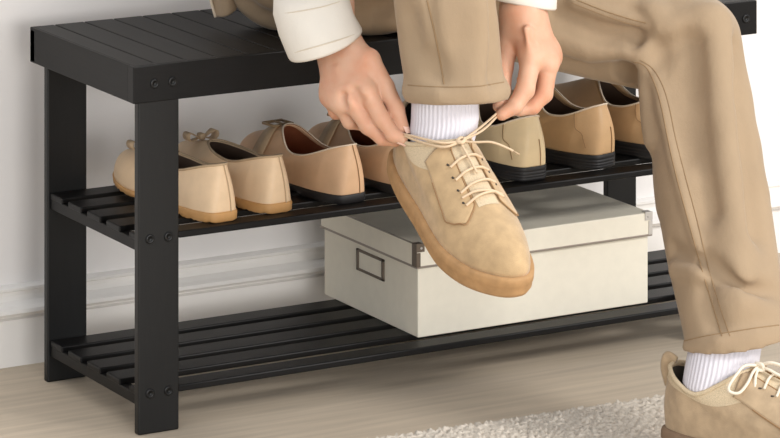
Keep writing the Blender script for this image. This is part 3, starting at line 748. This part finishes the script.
# ---- suede derby shoes
derP = dict(L=.300, base=.026, ws=[0, .08, .2, .4, .66, .84, 1], wr=[.034, .039, .041, .041, .051, .050, .040], wl=[.034, .039, .041, .041, .051, .050, .040],
            ty=(.002, .118), ts=[0, .12, .5, .85, 1], tw=[.028, .036, .0415, .037, .024], tz=[.078, .069, .053, .078, .092],
            toebox=.44, boxw=.30, vexp=1.25, bulge=.005, spring=.018, bind=.003,
            sole=dict(prof=[(-.004, 0), (.002, .06), (.0055, .3), (.0045, .55), (.0062, .62), (.0055, .95), (.0042, 1.08), (-.002, 1.1)]))
def derby(name, sue, lc, sl_, label):
    r = empty(name, (0, 0, 0)); r['label'] = label
    up, sole, bvh, bf, fn = make_shoe(r, derP, dict(upper=sue, lining=M['shoe_in'], sole=sl_, binding=M['knit']))
    # knitted collar band following the topline
    V, F = grid(96, 5, lambda u, v: bf(fn[2](u, 1.0-.17*v)+Vector((0, 0, derP['base']))+Vector((fn[0](u).x, fn[0](u).y-.07, 0)).normalized()*.0012))
    o = meshobj('collar', V, F, M['knit'], r, True)
    # quarters: one raised suede panel either side of the tongue, its inner edge carries the eyelets
    for s_ in (-1, 1):
        nn, mm = 34, 16; V = []
        for j in range(nn):
            t = j/(nn-1); yy = .112+.094*t
            xin = .012+.005*t; 
            xo = sinterp(t, [0, .5, .75, .93, 1], [.046, .0475, .0455, .040, .030], .06)
            xo = min(xo, sinterp(yy/derP['L'], derP['ws'], derP['wr'], .06)-.0045)
            for i in range(mm):
                k = i/(mm-1); xx = xin+(max(xo, xin+.0005)-xin)*k
                V.append(drape(bvh, s_*xx, yy+.014*k*t*t, .0012))
        F = [(j*mm+i, j*mm+i+1, (j+1)*mm+i+1, (j+1)*mm+i) for j in range(nn-1) for i in range(mm-1)]
        q = meshobj('quarter_panel', V, F, sue, r, True); md = q.modifiers.new('thickness', 'SOLIDIFY'); md.thickness = .0024; md.offset = 0
        ed = [drape(bvh, s_*(.012+.005*t), .112+.094*t, .0022) for t in np.linspace(0, 1, 12)]
        ed += [drape(bvh, s_*min(sinterp(t, [0, .5, .75, .93, 1], [.046, .0475, .0455, .040, .030], .06), sinterp((.112+.094*t)/derP['L'], derP['ws'], derP['wr'], .06)-.0045), .112+.094*t+.014*t*t, .0022) for t in np.linspace(1, .3, 14)]
        MB().tube(ed, .0009, 6).build('panel_stitching', M['stitch'], r, True)
    # tongue
    V = []; nn, mm = 20, 9
    for j in range(nn):
        t = j/(nn-1); yy = .110+.100*t
        for i in range(mm): xx = -.0135+.027*i/(mm-1); p = drape(bvh, xx, yy, .0006); V.append(p)
    F = [(j*mm+i, j*mm+i+1, (j+1)*mm+i+1, (j+1)*mm+i) for j in range(nn-1) for i in range(mm-1)]
    meshobj('tongue', V, F, M['knit'], r, True)
    # heel pull tab
    pts = [Vector((0, -.006, base_z)) for base_z in (.070, .085, .100)]
    MB().tube([Vector((0, -.004, .074)), Vector((0, -.010, .094)), Vector((0, -.006, .108)), Vector((0, .006, .104))], .007, 8, .25, up=Vector((1, 0, 0))).build('heel_tab', sue, r, True)
    # laced rows
    rows = [.140, .158, .176, .194]; eyel = []
    for k, yy in enumerate(rows):
        ex = .0205+.0012*k
        for s_ in (-1, 1):
            e_ = drape(bvh, s_*(ex), yy, .0030); eyel.append(e_)
            bm = bmesh.new(); bmesh.ops.create_cone(bm, cap_ends=True, segments=12, radius1=.0024, radius2=.0018, depth=.0012)
            meshobj('eyelet', [v.co+e_-Vector((0, 0, .0012)) for v in bm.verts], [[v.index for v in f.verts] for f in bm.faces], M['shoe_in'], r, True); bm.free()
        tilt = .006
        for dy, s2 in ((0, 1), (.0045, -1)):
            P_ = [drape(bvh, x_, yy+dy*0+s2*x_*.16+.002*s2, .0042 if abs(x_) < .015 else .0030) for x_ in np.linspace(-ex, ex, 9)]
            if k in (0, 1, 2, 3) and (s2 == 1 or k == 3): MB().tube(P_, .0024, 8, .7).build('lace_row', lc, r, True)
    return r, bvh
s1, bvh1 = derby('suede_shoe', M['suede'], M['lace'], M['sole_s'], 'sand suede lace-up shoe, raised in the air')
s1.parent = body
heel1 = W(403, 167, 4.66)
def setm(o, heel, T_, N_):
    y = T_.normalized(); x_ = y.cross(N_).normalized(); z = x_.cross(y); m = Matrix((x_, y, z)).transposed().to_4x4(); m.translation = heel; o.matrix_local = m; return m
M1 = setm(s1, heel1, T1, N1)
s2, bvh2 = derby('suede_shoe', M['suede2'], M['lace2'], M['sole_s2'], 'taupe suede lace-up shoe, planted on the rug')
s2.parent = body
M2 = setm(s2, onz(672, 446, .012), T2, UP)

# ---- loose laces held by the fingers
knot = M1 @ drape(bvh1, 0.0, .123, .006)
pinR = RH[4][-1][0].lerp(RH[0][-1][0], .5)+RT*.003; pinL = LH[0][-1][0].lerp(LH[4][-1][0], .45)-RT*.001
def P2(px, py, d): return W(px, py, d)
def lace(name, pts, m, par, r=.0019): return MB().tube(pts, r, 8, .75).build(name, m, par, True)
Mi = M1.inverted()
def loc(pts): return [Mi @ Vector(p) for p in pts]
kd = (knot-CAM).dot(FW)
lace('lace_end', loc([pinR-FW*.010, W(412, 136, 4.545), W(426, 139.5, 4.524), W(444, 143, 4.510), knot]), M['lace'], s1)
lace('lace_end', loc([pinR-FW*.009-UP*.002, W(411, 138.5, 4.545), W(426, 143.5, 4.524), W(445, 147, 4.508), knot]), M['lace'], s1)
lace('lace_end', loc([pinL, pinL.lerp(knot, .5)+RT*.002, knot]), M['lace'], s1)
lace('lace_end', loc([pinL-UP*.003, pinL.lerp(knot, .5)-UP*.005+RT*.003, knot]), M['lace'], s1)
kp = loc([knot])[0]
lace('lace_knot', [kp+Vector((-.006, .002, 0)), kp+Vector((-.001, -.003, .003)), kp+Vector((.006, 0, .001)), kp+Vector((.001, .005, .002)), kp+Vector((-.005, -.001, .003))], M['lace'], s1, .0024)
kx = 390+(knot-CAM).dot(RT)*FPX/kd; ky = HOR-(knot.z-CAM.z)*FPX/kd
tail = [knot, W(kx+14, ky+1, kd-.004), W(kx+30, ky+1, kd-.006), W(kx+44, ky+6, kd-.008), W(kx+52, ky+10, kd-.01)]
lace('lace_end', loc(tail), M['lace'], s1)
lace('aglet', loc([tail[-1], W(kx+58, ky+13.5, kd-.01)]), M['bow'], s1, .0016)
lace('lace_end', [kp, drape(bvh1, .001, .13, .006), drape(bvh1, 0, .15, .006), drape(bvh1, -.001, .168, .0055)], M['lace'], s1)

k2 = M2 @ drape(bvh2, 0, .123, .006); M2i = M2.inverted(); kd2 = (k2-CAM).dot(FW)
def l2(pts): return [M2i @ Vector(p) for p in pts]
kx2 = 390+(k2-CAM).dot(RT)*FPX/kd2; ky2 = HOR-(k2.z-CAM.z)*FPX/kd2
print('knots', kx, ky, kx2, ky2)
def K(dx, dy, dd=0): return W(kx2+dx, ky2+dy, kd2+dd)
lace('lace_bow_loop', l2([K(0, 0), K(-14, 0, -.01), K(-22, 8, -.02), K(-30, 20, -.028), K(-29, 26, -.03), K(-20, 27, -.03), K(-12, 18, -.024), K(-6, 6, -.012), K(0, 0)]), M['lace2'], s2, .0025)
lace('lace_bow_loop', l2([K(0, 0), K(10, -3, -.01), K(22, 0, -.015), K(30, 8, -.02), K(22, 10, -.02), K(10, 4, -.012), K(0, 0)]), M['lace2'], s2, .0025)
lace('lace_end', l2([K(0, 0), K(-4, 14, -.018), K(-3, 34, -.03), K(2, 52, -.04), K(4, 66, -.045)]), M['lace2'], s2, .0025)
lace('lace_knot', l2([K(-3, -2), K(3, -1, -.006), K(4, 4, -.006), K(-3, 3, -.005)]), M['lace2'], s2, .0034)
